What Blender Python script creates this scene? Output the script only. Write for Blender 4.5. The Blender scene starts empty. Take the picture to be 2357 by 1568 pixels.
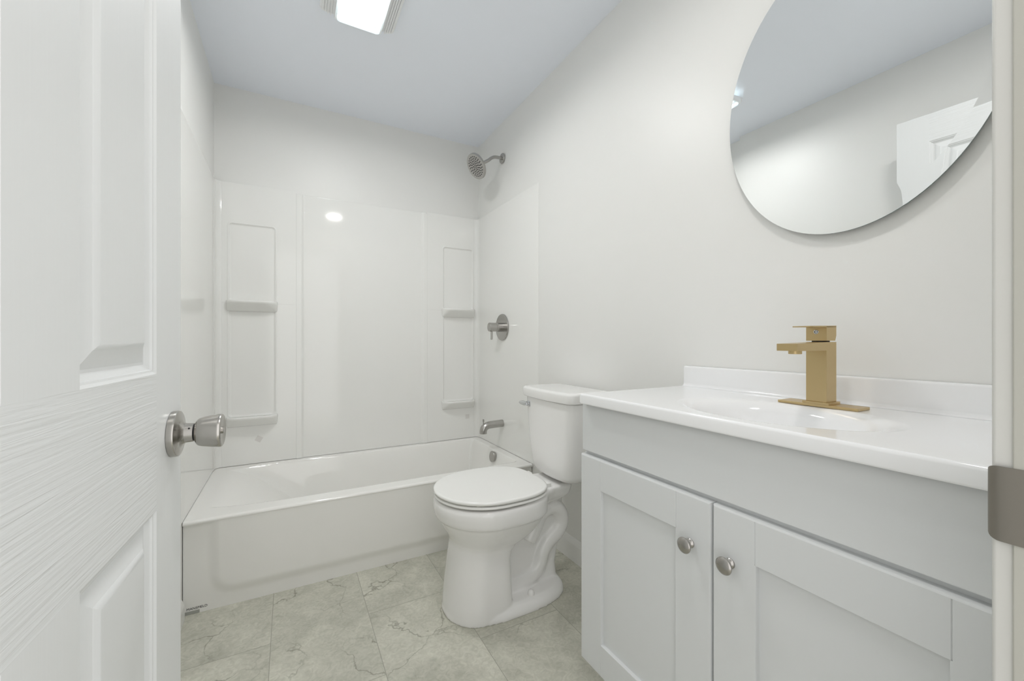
import bpy, bmesh, math
from mathutils import Vector, Matrix

PI = math.pi
C = bpy.context.scene.collection
SC = bpy.context.scene

# ------------------------------------------------------------------ camera
cam_d = bpy.data.cameras.new('camera')
cam_d.sensor_width = 36.0
cam_d.lens = 36.0 * 944.0 / 2357.0
cam_d.clip_start = 0.02
cam = bpy.data.objects.new('camera', cam_d)
cam.location = (0.35026, -2.66384, 1.0295)
cam.rotation_euler = (math.radians(90), 0, -0.4976)
C.objects.link(cam)
SC.camera = cam

# ------------------------------------------------------------------ world, exposure
w = bpy.data.worlds.new('hall daylight'); SC.world = w
w.use_nodes = True
w.node_tree.nodes['Background'].inputs['Color'].default_value = (1.0, 0.985, 0.975, 1)
w.node_tree.nodes['Background'].inputs['Strength'].default_value = 1.34
SC.view_settings.view_transform = 'Standard'
SC.view_settings.look = 'None'
SC.view_settings.gamma = 1.0
SC.view_settings.use_curve_mapping = False
SC.view_settings.exposure = 0.31
SC.cycles.use_denoising = True
SC.cycles.max_bounces = 16
SC.cycles.diffuse_bounces = 10
SC.cycles.glossy_bounces = 8
SC.cycles.sample_clamp_indirect = 12.0

# unseen disk lamp near the doorway, added for flash bounced off the ceiling
fl = bpy.data.lights.new('bounced_flash_lamp', 'AREA')
fl.shape = 'DISK'
fl.size = 0.13
fl.energy = 3.8
fl.color = (1.0, 0.97, 0.94)
flo = bpy.data.objects.new('bounced_flash_lamp', fl)
flo.location = (0.78, -2.19, 2.375)
C.objects.link(flo)

W = 1.524          # room width, left wall x = 0, right wall x = W
CEIL = 2.396
YB = 0.0           # back wall
YF = -2.563        # inner face of the door wall
YO = -2.678        # outer face of the door wall

# ------------------------------------------------------------------ materials
def mat(name, color, rough=0.5, metal=0.0, spec=0.5, coat=0.0, emit=None, estr=0.0):
    m = bpy.data.materials.new(name); m.use_nodes = True
    b = m.node_tree.nodes['Principled BSDF']
    b.inputs['Base Color'].default_value = (*color, 1)
    b.inputs['Roughness'].default_value = rough
    b.inputs['Metallic'].default_value = metal
    b.inputs['Specular IOR Level'].default_value = spec
    b.inputs['Coat Weight'].default_value = coat
    b.inputs['Coat Roughness'].default_value = 0.04
    if emit:
        b.inputs['Emission Color'].default_value = (*emit, 1)
        b.inputs['Emission Strength'].default_value = estr
    return m

def nd(m, t, **k):
    n = m.node_tree.nodes.new(t)
    for a, v in k.items(): setattr(n, a, v)
    return n

def lk(m, a, ai, b, bi):
    m.node_tree.links.new(a.outputs[ai], b.inputs[bi])

def add_bump(m, scale, strength, dist=0.001, stretch=(1, 1, 1), detail=3.0, distort=0.0):
    tc = nd(m, 'ShaderNodeTexCoord'); mp = nd(m, 'ShaderNodeMapping')
    mp.inputs['Scale'].default_value = stretch
    nz = nd(m, 'ShaderNodeTexNoise'); bp = nd(m, 'ShaderNodeBump')
    nz.inputs['Scale'].default_value = scale; nz.inputs['Detail'].default_value = detail
    nz.inputs['Distortion'].default_value = distort
    bp.inputs['Strength'].default_value = strength; bp.inputs['Distance'].default_value = dist
    lk(m, tc, 'Object', mp, 'Vector'); lk(m, mp, 'Vector', nz, 'Vector')
    lk(m, nz, 'Fac', bp, 'Height'); lk(m, bp, 'Normal', m.node_tree.nodes['Principled BSDF'], 'Normal')
    return m

M = {}
M['wall'] = add_bump(mat('wall paint', (0.78, 0.78, 0.762), 0.40, spec=0.4), 160, 0.12, 0.0006)
M['ceiling'] = add_bump(mat('ceiling paint', (0.845, 0.88, 0.95), 0.55, spec=0.35), 120, 0.08, 0.0006)
M['surround'] = mat('glossy acrylic wall panel', (0.825, 0.825, 0.805), 0.07, spec=0.5)
M['tub'] = mat('glossy enamel tub', (0.84, 0.835, 0.81), 0.06, spec=0.55)
M['ceramic'] = mat('white glazed ceramic', (0.83, 0.825, 0.815), 0.05, spec=0.6)
M['seat'] = mat('white seat plastic', (0.83, 0.83, 0.81), 0.18, spec=0.5)
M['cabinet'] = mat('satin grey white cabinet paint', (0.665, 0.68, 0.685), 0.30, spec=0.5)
M['counter'] = mat('cultured marble', (0.86, 0.865, 0.875), 0.08, spec=0.55)
M['frame'] = mat('shade darkened door frame paint', (0.45, 0.445, 0.40), 0.3, spec=0.5)  # jamb faces away from the light; that shade is put into its colour
M['casing'] = mat('shade darkened casing paint', (0.58, 0.578, 0.55), 0.28, spec=0.5)  # white casing darkened as well, doorway shade is in the colour
M['trim'] = mat('white trim paint', (0.80, 0.80, 0.785), 0.28, spec=0.5)
M['door'] = mat('white door paint', (0.735, 0.75, 0.752), 0.33, spec=0.45)
M['dark'] = mat('dark gap', (0.02, 0.02, 0.02), 0.6)
M['rubber'] = mat('white rubber', (0.75, 0.75, 0.72), 0.5)
M['mirror'] = mat('mirror silver', (0.90, 0.915, 0.915), 0.0, metal=1.0)
M['mirror_edge'] = mat('ground glass edge', (0.18, 0.22, 0.21), 0.15)
M['back'] = mat('mirror backing board', (0.45, 0.45, 0.44), 0.6)
M['chrome'] = mat('chrome', (0.62, 0.63, 0.64), 0.10, metal=1.0)
M['nickel'] = add_bump(mat('brushed nickel', (0.46, 0.45, 0.43), 0.25, metal=1.0), 60, 0.06, 0.0004, (1, 1, 22))
M['nickel_knob'] = mat('satin nickel', (0.42, 0.405, 0.385), 0.24, metal=1.0)
M['steel'] = add_bump(mat('stainless door hardware', (0.47, 0.455, 0.43), 0.23, metal=1.0), 80, 0.05, 0.0003, (14, 1, 1))
M['strike'] = add_bump(mat('scuffed nickel strike', (0.27, 0.25, 0.22), 0.36, metal=0.9), 45, 0.10, 0.0005)
M['brass'] = add_bump(mat('brushed brass', (0.60, 0.46, 0.245), 0.34, metal=1.0), 60, 0.05, 0.0004, (1, 1, 20))
M['nozzle'] = mat('grey rubber nozzle', (0.09, 0.09, 0.09), 0.5)
M['grille'] = mat('white plastic grille', (0.85, 0.86, 0.87), 0.3)
def lens_mat():
    m = bpy.data.materials.new('frosted light lens'); m.use_nodes = True
    nt = m.node_tree; nt.nodes.remove(nt.nodes['Principled BSDF'])
    t = nd(m, 'ShaderNodeBsdfTransparent'); t.inputs['Color'].default_value = (1.0, 1.0, 1.0, 1)
    d = nd(m, 'ShaderNodeBsdfTranslucent'); d.inputs['Color'].default_value = (0.15, 0.20, 0.215, 1)
    g = nd(m, 'ShaderNodeBsdfDiffuse'); g.inputs['Color'].default_value = (0.66, 0.80, 0.84, 1)
    x1 = nd(m, 'ShaderNodeMixShader'); x1.inputs[0].default_value = 0.5
    x2 = nd(m, 'ShaderNodeMixShader'); x2.inputs[0].default_value = 0.35
    lk(m, d, 0, x1, 1); lk(m, g, 0, x1, 2); lk(m, t, 0, x2, 1); lk(m, x1, 0, x2, 2)
    lk(m, x2, 0, nt.nodes['Material Output'], 'Surface')
    return m
M['lens'] = lens_mat()
M['sticker'] = mat('faint label film', (0.70, 0.685, 0.665), 0.25)
M['label'] = mat('grey paper label', (0.38, 0.39, 0.36), 0.5)
M['ink'] = mat('black ink', (0.03, 0.03, 0.03), 0.5)

# door skin: horizontal embossed grain on the rails only (a property of the moulded skin)
def door_grain(name, scale, stretch):
    m = mat(name, (0.735, 0.75, 0.752), 0.33, spec=0.45)
    tc = nd(m, 'ShaderNodeTexCoord'); mp = nd(m, 'ShaderNodeMapping')
    mp.inputs['Scale'].default_value = stretch
    nz = nd(m, 'ShaderNodeTexNoise'); nz.inputs['Scale'].default_value = scale
    nz.inputs['Detail'].default_value = 3.0; nz.inputs['Distortion'].default_value = 0.9
    bp = nd(m, 'ShaderNodeBump'); bp.inputs['Strength'].default_value = 0.55; bp.inputs['Distance'].default_value = 0.0018
    lk(m, tc, 'Object', mp, 'Vector'); lk(m, mp, 'Vector', nz, 'Vector'); lk(m, nz, 'Fac', bp, 'Height')
    lk(m, bp, 'Normal', m.node_tree.nodes['Principled BSDF'], 'Normal')
    return m
M['door_rail'] = door_grain('white door paint, rail grain', 10, (0.55, 0.55, 17))
M['door_stile'] = door_grain('white door paint, stile grain', 10, (14, 14, 0.35))
M['door_stile'].node_tree.nodes['Bump'].inputs['Strength'].default_value = 0.10

# floor: grey stone look tiles in running bond, each with its own veining
def floor_mat():
    m = mat('grey stone vinyl tile', (0.5, 0.5, 0.45), 0.20, spec=0.5)
    b = m.node_tree.nodes['Principled BSDF']
    tc = nd(m, 'ShaderNodeTexCoord')
    sp = nd(m, 'ShaderNodeSeparateXYZ'); cb = nd(m, 'ShaderNodeCombineXYZ')
    ax = nd(m, 'ShaderNodeMath', operation='ADD'); ax.inputs[1].default_value = 1.05 + 0.636 * 6
    ay = nd(m, 'ShaderNodeMath', operation='ADD'); ay.inputs[1].default_value = -0.295 + 0.318 * 6
    lk(m, tc, 'Object', sp, 'Vector')
    lk(m, sp, 'Y', ax, 0); lk(m, sp, 'X', ay, 0)
    lk(m, ax, 0, cb, 'X'); lk(m, ay, 0, cb, 'Y')
    br = nd(m, 'ShaderNodeTexBrick')
    br.offset = 0.5; br.offset_frequency = 2; br.squash = 1.0
    br.inputs['Color1'].default_value = (0, 0, 0, 1); br.inputs['Color2'].default_value = (1, 1, 1, 1)
    br.inputs['Mortar'].default_value = (0.5, 0.5, 0.5, 1)
    br.inputs['Scale'].default_value = 1.0
    br.inputs['Mortar Size'].default_value = 0.0011; br.inputs['Mortar Smooth'].default_value = 0.3
    br.inputs['Brick Width'].default_value = 0.636; br.inputs['Row Height'].default_value = 0.318
    lk(m, cb, 0, br, 'Vector')
    # per-tile offset of the stone pattern
    vm = nd(m, 'ShaderNodeVectorMath', operation='SCALE'); vm.inputs['Scale'].default_value = 17.0
    lk(m, br, 'Color', vm, 0)
    va = nd(m, 'ShaderNodeVectorMath', operation='ADD'); lk(m, tc, 'Object', va, 0); lk(m, vm, 0, va, 1)
    n1 = nd(m, 'ShaderNodeTexNoise'); n1.inputs['Scale'].default_value = 5.0; n1.inputs['Detail'].default_value = 7.0
    n1.inputs['Roughness'].default_value = 0.62; n1.inputs['Distortion'].default_value = 0.5
    lk(m, va, 0, n1, 'Vector')
    r1 = nd(m, 'ShaderNodeValToRGB')
    r1.color_ramp.elements[0].position = 0.32; r1.color_ramp.elements[0].color = (0.42, 0.418, 0.355, 1)
    r1.color_ramp.elements[1].position = 0.66; r1.color_ramp.elements[1].color = (0.60, 0.595, 0.515, 1)
    lk(m, n1, 'Fac', r1, 'Fac')
    # thin crackle veins
    n2 = nd(m, 'ShaderNodeTexNoise'); n2.inputs['Scale'].default_value = 7.0; n2.inputs['Detail'].default_value = 5.0
    lk(m, va, 0, n2, 'Vector')
    dv = nd(m, 'ShaderNodeVectorMath', operation='SCALE'); dv.inputs['Scale'].default_value = 0.22
    lk(m, n2, 'Color', dv, 0)
    v2 = nd(m, 'ShaderNodeVectorMath', operation='ADD'); lk(m, va, 0, v2, 0); lk(m, dv, 0, v2, 1)
    vo = nd(m, 'ShaderNodeTexVoronoi', feature='DISTANCE_TO_EDGE'); vo.inputs['Scale'].default_value = 4.2
    lk(m, v2, 0, vo, 'Vector')
    rv = nd(m, 'ShaderNodeValToRGB')
    rv.color_ramp.elements[0].position = 0.0; rv.color_ramp.elements[0].color = (1, 1, 1, 1)
    rv.color_ramp.elements[1].position = 0.016; rv.color_ramp.elements[1].color = (0, 0, 0, 1)
    lk(m, vo, 'Distance', rv, 'Fac')
    n3 = nd(m, 'ShaderNodeTexNoise'); n3.inputs['Scale'].default_value = 3.4; n3.inputs['Detail'].default_value = 3.0
    lk(m, va, 0, n3, 'Vector')
    r3 = nd(m, 'ShaderNodeValToRGB')
    r3.color_ramp.elements[0].position = 0.47; r3.color_ramp.elements[0].color = (0, 0, 0, 1)
    r3.color_ramp.elements[1].position = 0.62; r3.color_ramp.elements[1].color = (0.62, 0.62, 0.62, 1)
    lk(m, n3, 'Fac', r3, 'Fac')
    mm = nd(m, 'ShaderNodeMath', operation='MULTIPLY'); lk(m, rv, 'Color', mm, 0); lk(m, r3, 'Color', mm, 1)
    mx = nd(m, 'ShaderNodeMixRGB'); mx.inputs['Color2'].default_value = (0.155, 0.15, 0.115, 1)
    lk(m, mm, 0, mx, 'Fac'); lk(m, r1, 'Color', mx, 'Color1')
    # fine scratches / fossil flecks
    n4 = nd(m, 'ShaderNodeTexNoise'); n4.inputs['Scale'].default_value = 38.0; n4.inputs['Detail'].default_value = 4.0
    n4.inputs['Distortion'].default_value = 2.2
    lk(m, va, 0, n4, 'Vector')
    r4 = nd(m, 'ShaderNodeValToRGB')
    r4.color_ramp.elements[0].position = 0.30; r4.color_ramp.elements[0].color = (0.88, 0.88, 0.865, 1)
    r4.color_ramp.elements[1].position = 0.66; r4.color_ramp.elements[1].color = (1.07, 1.07, 1.07, 1)
    lk(m, n4, 'Fac', r4, 'Fac')
    mu = nd(m, 'ShaderNodeMixRGB', blend_type='MULTIPLY'); mu.inputs['Fac'].default_value = 1.0
    lk(m, mx, 'Color', mu, 'Color1'); lk(m, r4, 'Color', mu, 'Color2')
    mg = nd(m, 'ShaderNodeMixRGB'); mg.inputs['Color2'].default_value = (0.27, 0.265, 0.225, 1)
    gs = nd(m, 'ShaderNodeMath', operation='MULTIPLY'); gs.inputs[1].default_value = 0.75
    lk(m, br, 'Fac', gs, 0)
    lk(m, gs, 0, mg, 'Fac'); lk(m, mu, 'Color', mg, 'Color1')
    lk(m, mg, 'Color', b, 'Base Color')
    bp = nd(m, 'ShaderNodeBump'); bp.inputs['Strength'].default_value = 0.25; bp.inputs['Distance'].default_value = 0.0008
    bp.invert = True
    lk(m, br, 'Fac', bp, 'Height'); lk(m, bp, 'Normal', b, 'Normal')
    return m
M['floor'] = floor_mat()

# ------------------------------------------------------------------ mesh helpers (world coordinates)
def loft(bm, loops, cap0=True, cap1=True, closed=True, mi=0):
    vs = [[bm.verts.new(p) for p in L] for L in loops]
    n = len(vs[0])
    for a, b in zip(vs, vs[1:]):
        for i in range(n if closed else n - 1):
            j = (i + 1) % n
            try:
                f = bm.faces.new((a[i], a[j], b[j], b[i])); f.material_index = mi
            except ValueError: pass
    if cap0: f = bm.faces.new(list(reversed(vs[0]))); f.material_index = mi
    if cap1: f = bm.faces.new(vs[-1]); f.material_index = mi
    return vs

def rrect(x0, x1, y0, y1, r, n=6):
    r = max(1e-5, min(r, (x1 - x0) / 2 - 1e-5, (y1 - y0) / 2 - 1e-5))
    out = []
    for cx, cy, a0 in ((x1 - r, y1 - r, 0), (x0 + r, y1 - r, PI / 2), (x0 + r, y0 + r, PI), (x1 - r, y0 + r, 1.5 * PI)):
        for k in range(n + 1):
            a = a0 + PI / 2 * k / n
            out.append((cx + r * math.cos(a), cy + r * math.sin(a)))
    return out

def box(bm, x0, x1, y0, y1, z0, z1, bev=0.0, seg=2, mi=0):
    b2 = bmesh.new()
    vs = [b2.verts.new(p) for p in ((x0, y0, z0), (x1, y0, z0), (x1, y1, z0), (x0, y1, z0),
                                    (x0, y0, z1), (x1, y0, z1), (x1, y1, z1), (x0, y1, z1))]
    for f in ((0, 3, 2, 1), (4, 5, 6, 7), (0, 1, 5, 4), (1, 2, 6, 5), (2, 3, 7, 6), (3, 0, 4, 7)):
        b2.faces.new([vs[i] for i in f])
    if bev > 0:
        bmesh.ops.bevel(b2, geom=b2.edges[:], offset=bev, segments=seg, profile=0.7, affect='EDGES')
    for f in b2.faces: f.material_index = mi
    me = bpy.data.meshes.new('tmp'); b2.to_mesh(me); b2.free()
    bm.from_mesh(me); bpy.data.meshes.remove(me)

def frame_axes(d):
    d = Vector(d).normalized()
    a = Vector((0, 0, 1)) if abs(d.z) < 0.9 else Vector((0, 1, 0))
    u = d.cross(a).normalized(); v = d.cross(u).normalized()
    return d, u, v

def lathe(bm, origin, axis, prof, n=40, mi=0, cap0=True, cap1=True):
    o = Vector(origin); d, u, v = frame_axes(axis)
    loops = []
    for (t, r) in prof:
        r = max(r, 1e-5)
        loops.append([o + d * t + (u * math.cos(2 * PI * k / n) + v * math.sin(2 * PI * k / n)) * r for k in range(n)])
    loft(bm, loops, cap0, cap1, True, mi)

def tube(bm, pts, rad, n=20, mi=0):
    pts = [Vector(p) for p in pts]
    rr = rad if isinstance(rad, (list, tuple)) else [rad] * len(pts)
    loops = []; ref = None
    for i, p in enumerate(pts):
        d = (pts[min(i + 1, len(pts) - 1)] - pts[max(i - 1, 0)]).normalized()
        if ref is None:
            ref = frame_axes(d)[1]
        ref = (ref - d * ref.dot(d)).normalized()
        v = d.cross(ref)
        loops.append([p + (ref * math.cos(2 * PI * k / n) + v * math.sin(2 * PI * k / n)) * rr[i] for k in range(n)])
    loft(bm, loops, True, True, True, mi)

def spline(pts, n=8):
    P = [Vector(p) for p in pts]; out = []
    for i in range(len(P) - 1):
        p0 = P[max(i - 1, 0)]; p1 = P[i]; p2 = P[i + 1]; p3 = P[min(i + 2, len(P) - 1)]
        for k in range(n):
            t = k / n
            out.append(0.5 * ((2 * p1) + (p2 - p0) * t + (2 * p0 - 5 * p1 + 4 * p2 - p3) * t * t + (3 * p1 - p0 - 3 * p2 + p3) * t ** 3))
    out.append(P[-1]); return out

def obj(name, bm, m, parent=None, label=None, angle=35, fix=True):
    """link a bmesh given in world coordinates as one object (origin at its thing's base)"""
    o0 = Vector((0, 0, 0))
    p = parent
    while p is not None:
        o0 += p.location; p = p.parent
    if parent is None and bm.verts:
        xs = [v.co for v in bm.verts]
        o0 = Vector(((min(v.x for v in xs) + max(v.x for v in xs)) / 2, (min(v.y for v in xs) + max(v.y for v in xs)) / 2, min(v.z for v in xs)))
    if fix: bmesh.ops.recalc_face_normals(bm, faces=bm.faces[:])
    bmesh.ops.translate(bm, verts=bm.verts[:], vec=-o0)
    me = bpy.data.meshes.new(name); bm.to_mesh(me); bm.free()
    for mm in (m if isinstance(m, (list, tuple)) else [m]): me.materials.append(mm)
    me.polygons.foreach_set('use_smooth', [True] * len(me.polygons))
    me.set_sharp_from_angle(angle=math.radians(angle))
    me.update()
    o = bpy.data.objects.new(name, me); C.objects.link(o)
    wn = o.modifiers.new('weighted normals', 'WEIGHTED_NORMAL'); wn.keep_sharp = True; wn.mode = 'FACE_AREA'; wn.weight = 70
    if parent is None: o.location = o0
    else: o.parent = parent
    if label: o['label'] = label
    return o

def thing(name, label, cat, loc, group=None, kind=None):
    o = bpy.data.objects.new(name, None); C.objects.link(o)
    o.location = loc; o.empty_display_size = 0.05
    if label: o['label'] = label
    if cat: o['category'] = cat
    if group: o['group'] = group
    if kind: o['kind'] = kind
    return o

def struct(name, bm, m, parent=None, label=None, cat=None):
    o = obj(name, bm, m, parent, angle=30)
    o['kind'] = 'structure'
    if label: o['label'] = label
    if cat: o['category'] = cat
    return o

B = bmesh.new

# ------------------------------------------------------------------ room shell
bm = B(); box(bm, -0.12, W + 0.12, -3.6, 0.12, -0.10, 0.0)
o = struct('floor', bm, M['floor'], None, 'grey stone look tile floor with thin dark veins', 'floor')
o.data.transform(Matrix.Translation(o.location)); o.location = (0, 0, 0)
bm = B(); box(bm, -0.12, W + 0.12, YO, 0.12, CEIL, CEIL + 0.10)
struct('ceiling', bm, M['ceiling'], None, 'flat pale blue grey ceiling over the bathroom', 'ceiling')
bm = B(); box(bm, -0.12, 0.0, YO, 0.12, 0.0, CEIL)
struct('wall_left', bm, M['wall'], None, 'white wall on the left behind the open door', 'wall')
bm = B(); box(bm, W, W + 0.12, YO, 0.12, 0.0, CEIL)
struct('wall_right', bm, M['wall'], None, 'long white wall on the right behind toilet and vanity', 'wall')
bm = B(); box(bm, 0.0, W, 0.0, 0.12, 0.0, CEIL)
struct('wall_back', bm, M['wall'], None, 'white end wall above the bathtub surround', 'wall')
DX0, DX1, DZ = 0.145, 0.893, 2.05       # rough opening
bm = B()
box(bm, 0.0, DX0, YO, YF, 0.0, CEIL); box(bm, DX1, W, YO, YF, 0.0, CEIL); box(bm, DX0, DX1, YO, YF, DZ, CEIL)
struct('wall_front', bm, M['wall'], None, 'white wall around the doorway the camera stands in', 'wall')

# door jamb + casing on the latch side (seen at the right edge of the photo) and the rest of the frame
JX = 0.877
fr = thing('trim_1', 'white door jamb and casing at the right edge of the doorway', 'door frame', (JX, YF, 0.0), kind='structure')
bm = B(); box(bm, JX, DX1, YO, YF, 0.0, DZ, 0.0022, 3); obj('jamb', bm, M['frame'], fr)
def casing_loops(x0, s):
    # moulded casing profile in plan: inner edge at x0, running away from the opening by s
    prof = [(0.0, 0.0), (0.0, 0.0092), (0.0007, 0.0110), (0.0025, 0.0122), (0.006, 0.0125), (0.009, 0.0120), (0.0115, 0.0100), (0.014, 0.0097),
            (0.022, 0.0125), (0.040, 0.015), (0.052, 0.0155), (0.057, 0.0135), (0.057, 0.0)]
    return [(x0 + s * a, YF + b) for a, b in prof]
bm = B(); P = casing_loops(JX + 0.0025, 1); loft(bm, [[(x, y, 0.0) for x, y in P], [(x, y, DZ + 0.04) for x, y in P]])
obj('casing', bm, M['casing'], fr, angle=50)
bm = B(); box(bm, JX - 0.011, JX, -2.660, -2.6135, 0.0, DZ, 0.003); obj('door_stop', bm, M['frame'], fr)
# strike plate: thin plate on the jamb with a lip bent round the corner into the room
bm = B()
z0, z1 = 0.8605, 0.9235
lip = [(-2.606, -0.0014), (-2.580, -0.0014), (-2.5660, -0.0016), (-2.5610, -0.0016), (-2.5570, -0.0014), (-2.5545, -0.0009), (-2.5525, -0.0001), (-2.5508, 0.0008), (-2.5496, 0.0019), (-2.5488, 0.0032), (-2.5484, 0.0048)]
secs = []
arc = [0.0]
for a, b in zip(lip, lip[1:]): arc.append(arc[-1] + math.hypot(b[0] - a[0], b[1] - a[1]))
for i, (y, x) in enumerate(lip):
    t = arc[-1] - arc[i]; R_ = 0.0105
    sh = 0.0 if t >= R_ else R_ - math.sqrt(max(0.0, R_ * R_ - (R_ - t) ** 2))
    a = Vector(lip[max(i - 1, 0)]); b = Vector(lip[min(i + 1, len(lip) - 1)]); d = (b - a).normalized()
    n_ = Vector((d.y, -d.x)) * -0.0012
    lo, hi = z0 + sh, z1 - sh * 0.75
    secs.append([(JX + x, y, lo), (JX + x, y, hi), (JX + x + abs(n_.y), y - abs(n_.x), hi), (JX + x + abs(n_.y), y - abs(n_.x), lo)])
loft(bm, secs)
sp_ = obj('strike_plate', bm, M['strike'], fr, label='worn nickel strike plate', angle=60)
bm = B()
for zz in (z0 + 0.011, z1 - 0.011): lathe(bm, (JX - 0.0014, -2.594, zz), (-1, 0, 0), [(0, 0.004), (0.0008, 0.0036), (0.0009, 0.001)], 18)
obj('screw', bm, M['strike'], sp_)

fh = thing('trim_2', 'white hinge side jamb and head of the doorway', 'door frame', (DX0, YF, 0.0), kind='structure')
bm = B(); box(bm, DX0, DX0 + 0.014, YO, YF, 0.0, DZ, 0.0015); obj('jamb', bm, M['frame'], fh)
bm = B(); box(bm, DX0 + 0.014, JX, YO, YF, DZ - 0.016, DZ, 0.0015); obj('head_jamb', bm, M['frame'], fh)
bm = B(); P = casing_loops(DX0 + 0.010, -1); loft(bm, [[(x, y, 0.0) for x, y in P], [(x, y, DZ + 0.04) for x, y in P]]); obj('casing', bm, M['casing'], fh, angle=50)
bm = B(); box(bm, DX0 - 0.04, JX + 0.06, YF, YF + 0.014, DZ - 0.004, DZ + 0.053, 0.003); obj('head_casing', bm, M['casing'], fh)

# baseboards
def base_prof(h): return [(0.0, 0.0), (0.0125, 0.0), (0.0125, h - 0.030), (0.0105, h - 0.024), (0.0085, h - 0.013), (0.005, h - 0.004), (0.0015, h), (0.0, h)]
bm = B(); L = base_prof(0.105)
loft(bm, [[(W - a, -0.768, b) for a, b in L], [(W - a, -1.745, b) for a, b in L]])
struct('baseboard_right', bm, M['trim'], None, 'white baseboard along the right wall behind the toilet', 'baseboard')
bm = B(); L = base_prof(0.078)
loft(bm, [[(a, -0.762, b) for a, b in L], [(a, YF + 0.001, b) for a, b in L]])
struct('baseboard_left', bm, M['trim'], None, 'white baseboard along the left wall behind the door', 'baseboard')

# ------------------------------------------------------------------ open door
HX, HY = 0.162, -2.560
dd = Vector((0.2005 - HX, -1.853 - HY)).normalized(); dn = Vector((dd.y, -dd.x))   # dn points into the room (+x)
def dp(s, z, depth): return (HX + dd.x * s + dn.x * depth, HY + dd.y * s + dn.y * depth, z)
DWID, DH, DT = 0.7105, 2.022, 0.035
door = thing('door_1', 'white moulded six panel door standing open at the left', 'door', (HX, HY, 0.0), kind='structure')
cols = [(0.110, 0.306), (0.408, 0.604)]
rows = [(0.22, 0.803), (0.985, 1.585), (1.690, 1.902)]
bm = B()
def face_quads(depth, sgn):
    ss = [0.0, 0.110, 0.306, 0.408, 0.604, DWID]; zz = [0.012, 0.22, 0.803, 0.985, 1.585, 1.690, 1.902, DH]
    for i in range(len(ss) - 1):
        for j in range(len(zz) - 1):
            if (ss[i], ss[i + 1]) in cols and (zz[j], zz[j + 1]) in rows: continue
            q = [dp(ss[i], zz[j], depth), dp(ss[i + 1], zz[j], depth), dp(ss[i + 1], zz[j + 1], depth), dp(ss[i], zz[j + 1], depth)]
            if i in (0, 4) : mi = 1
            elif (zz[j], zz[j + 1]) in rows: mi = 1
            else: mi = 2
            f = bm.faces.new([bm.verts.new(p) for p in q]); f.material_index = mi
    for (s0, s1) in cols:
        for (a, b) in rows:
            steps = [(0.0, 0.0), (0.003, 0.0025), (0.0055, 0.0032), (0.0065, 0.0055), (0.0115, 0.0085), (0.013, 0.0100), (0.0165, 0.0100),
                     (0.0175, 0.0096), (0.0345, 0.0042), (0.0352, 0.0036), (0.0405, 0.0009), (0.0425, 0.0006), (0.046, 0.0006)]
            loops = []
            for ins, dep in steps:
                e = depth - sgn * dep
                loops.append([dp(s0 + ins, a + ins, e), dp(s1 - ins, a + ins, e), dp(s1 - ins, b - ins, e), dp(s0 + ins, b - ins, e)])
            loft(bm, loops, False, True, True, 1)
face_quads(0.0, 1); face_quads(-DT, -1)
def q4(*p): bm.faces.new([bm.verts.new(x) for x in p])
for s in (0.0, DWID): q4(dp(s, 0.012, 0), dp(s, DH, 0), dp(s, DH, -DT), dp(s, 0.012, -DT))
for z in (0.012, DH): q4(dp(0, z, 0), dp(DWID, z, 0), dp(DWID, z, -DT), dp(0, z, -DT))
bmesh.ops.remove_doubles(bm, verts=bm.verts[:], dist=1e-5)
obj('door_slab', bm, [M['door'], M['door_stile'], M['door_rail']], door, angle=20)
bmesh_dirs = (dn.x, dn.y, 0)
# knobs, one on each face (the far one is behind the slab)
def door_knob(face, sgn):
    ax = Vector((dn.x, dn.y, 0)) * sgn
    o = Vector(dp(0.6690, 0.8915, face))
    bm = B()
    lathe(bm, o, ax, [(0.0005, 0.0), (0.0005, 0.0330), (0.006, 0.0336), (0.0085, 0.0330), (0.0092, 0.0318), (0.0108, 0.0230), (0.0130, 0.0172), (0.0165, 0.0143), (0.0265, 0.0136)], 56)
    r = obj('door_knob', bm, M['steel'], door, label='brushed steel round door knob')
    bm = B(); lathe(bm, o, ax, [(0.0255, 0.0122), (0.030, 0.0122)], 32); obj('collar', bm, M['dark'], r)
    bm = B()
    lathe(bm, o, ax, [(0.0285, 0.0), (0.0285, 0.0145), (0.0300, 0.0180), (0.0325, 0.0205), (0.039, 0.0222), (0.050, 0.0240), (0.0575, 0.0250), (0.0600, 0.0250), (0.0615, 0.0243), (0.0625, 0.0225), (0.0612, 0.0145), (0.0604, 0.0050), (0.0604, 0.0)], 56)
    obj('grip', bm, M['steel'], r)
    bm = B(); lathe(bm, o, ax, [(0.0600, 0.0050), (0.0630, 0.0050), (0.0638, 0.0040), (0.0638, 0.0)], 24); obj('turn_button', bm, M['steel'], r)
    bm = B(); lathe(bm, o + ax * 0.0225 + Vector((0, 0, 0.0078)) + Vector((dd.x, dd.y, 0)) * -0.0108, (-dd.x, -dd.y, 0.75), [(0, 0.0014), (0.0008, 0.0014)], 16); obj('pin_hole', bm, M['dark'], r)
door_knob(0.0, 1); door_knob(-DT, -1)
# hinges (knuckles at the hinge edge)
for zz in (0.25, 1.02, 1.80):
    bm = B(); lathe(bm, dp(-0.006, zz - 0.045, -DT + 0.002), (0, 0, 1), [(0, 0.0055), (0.09, 0.0055)], 20); obj('hinge', bm, M['steel'], door)

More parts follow.
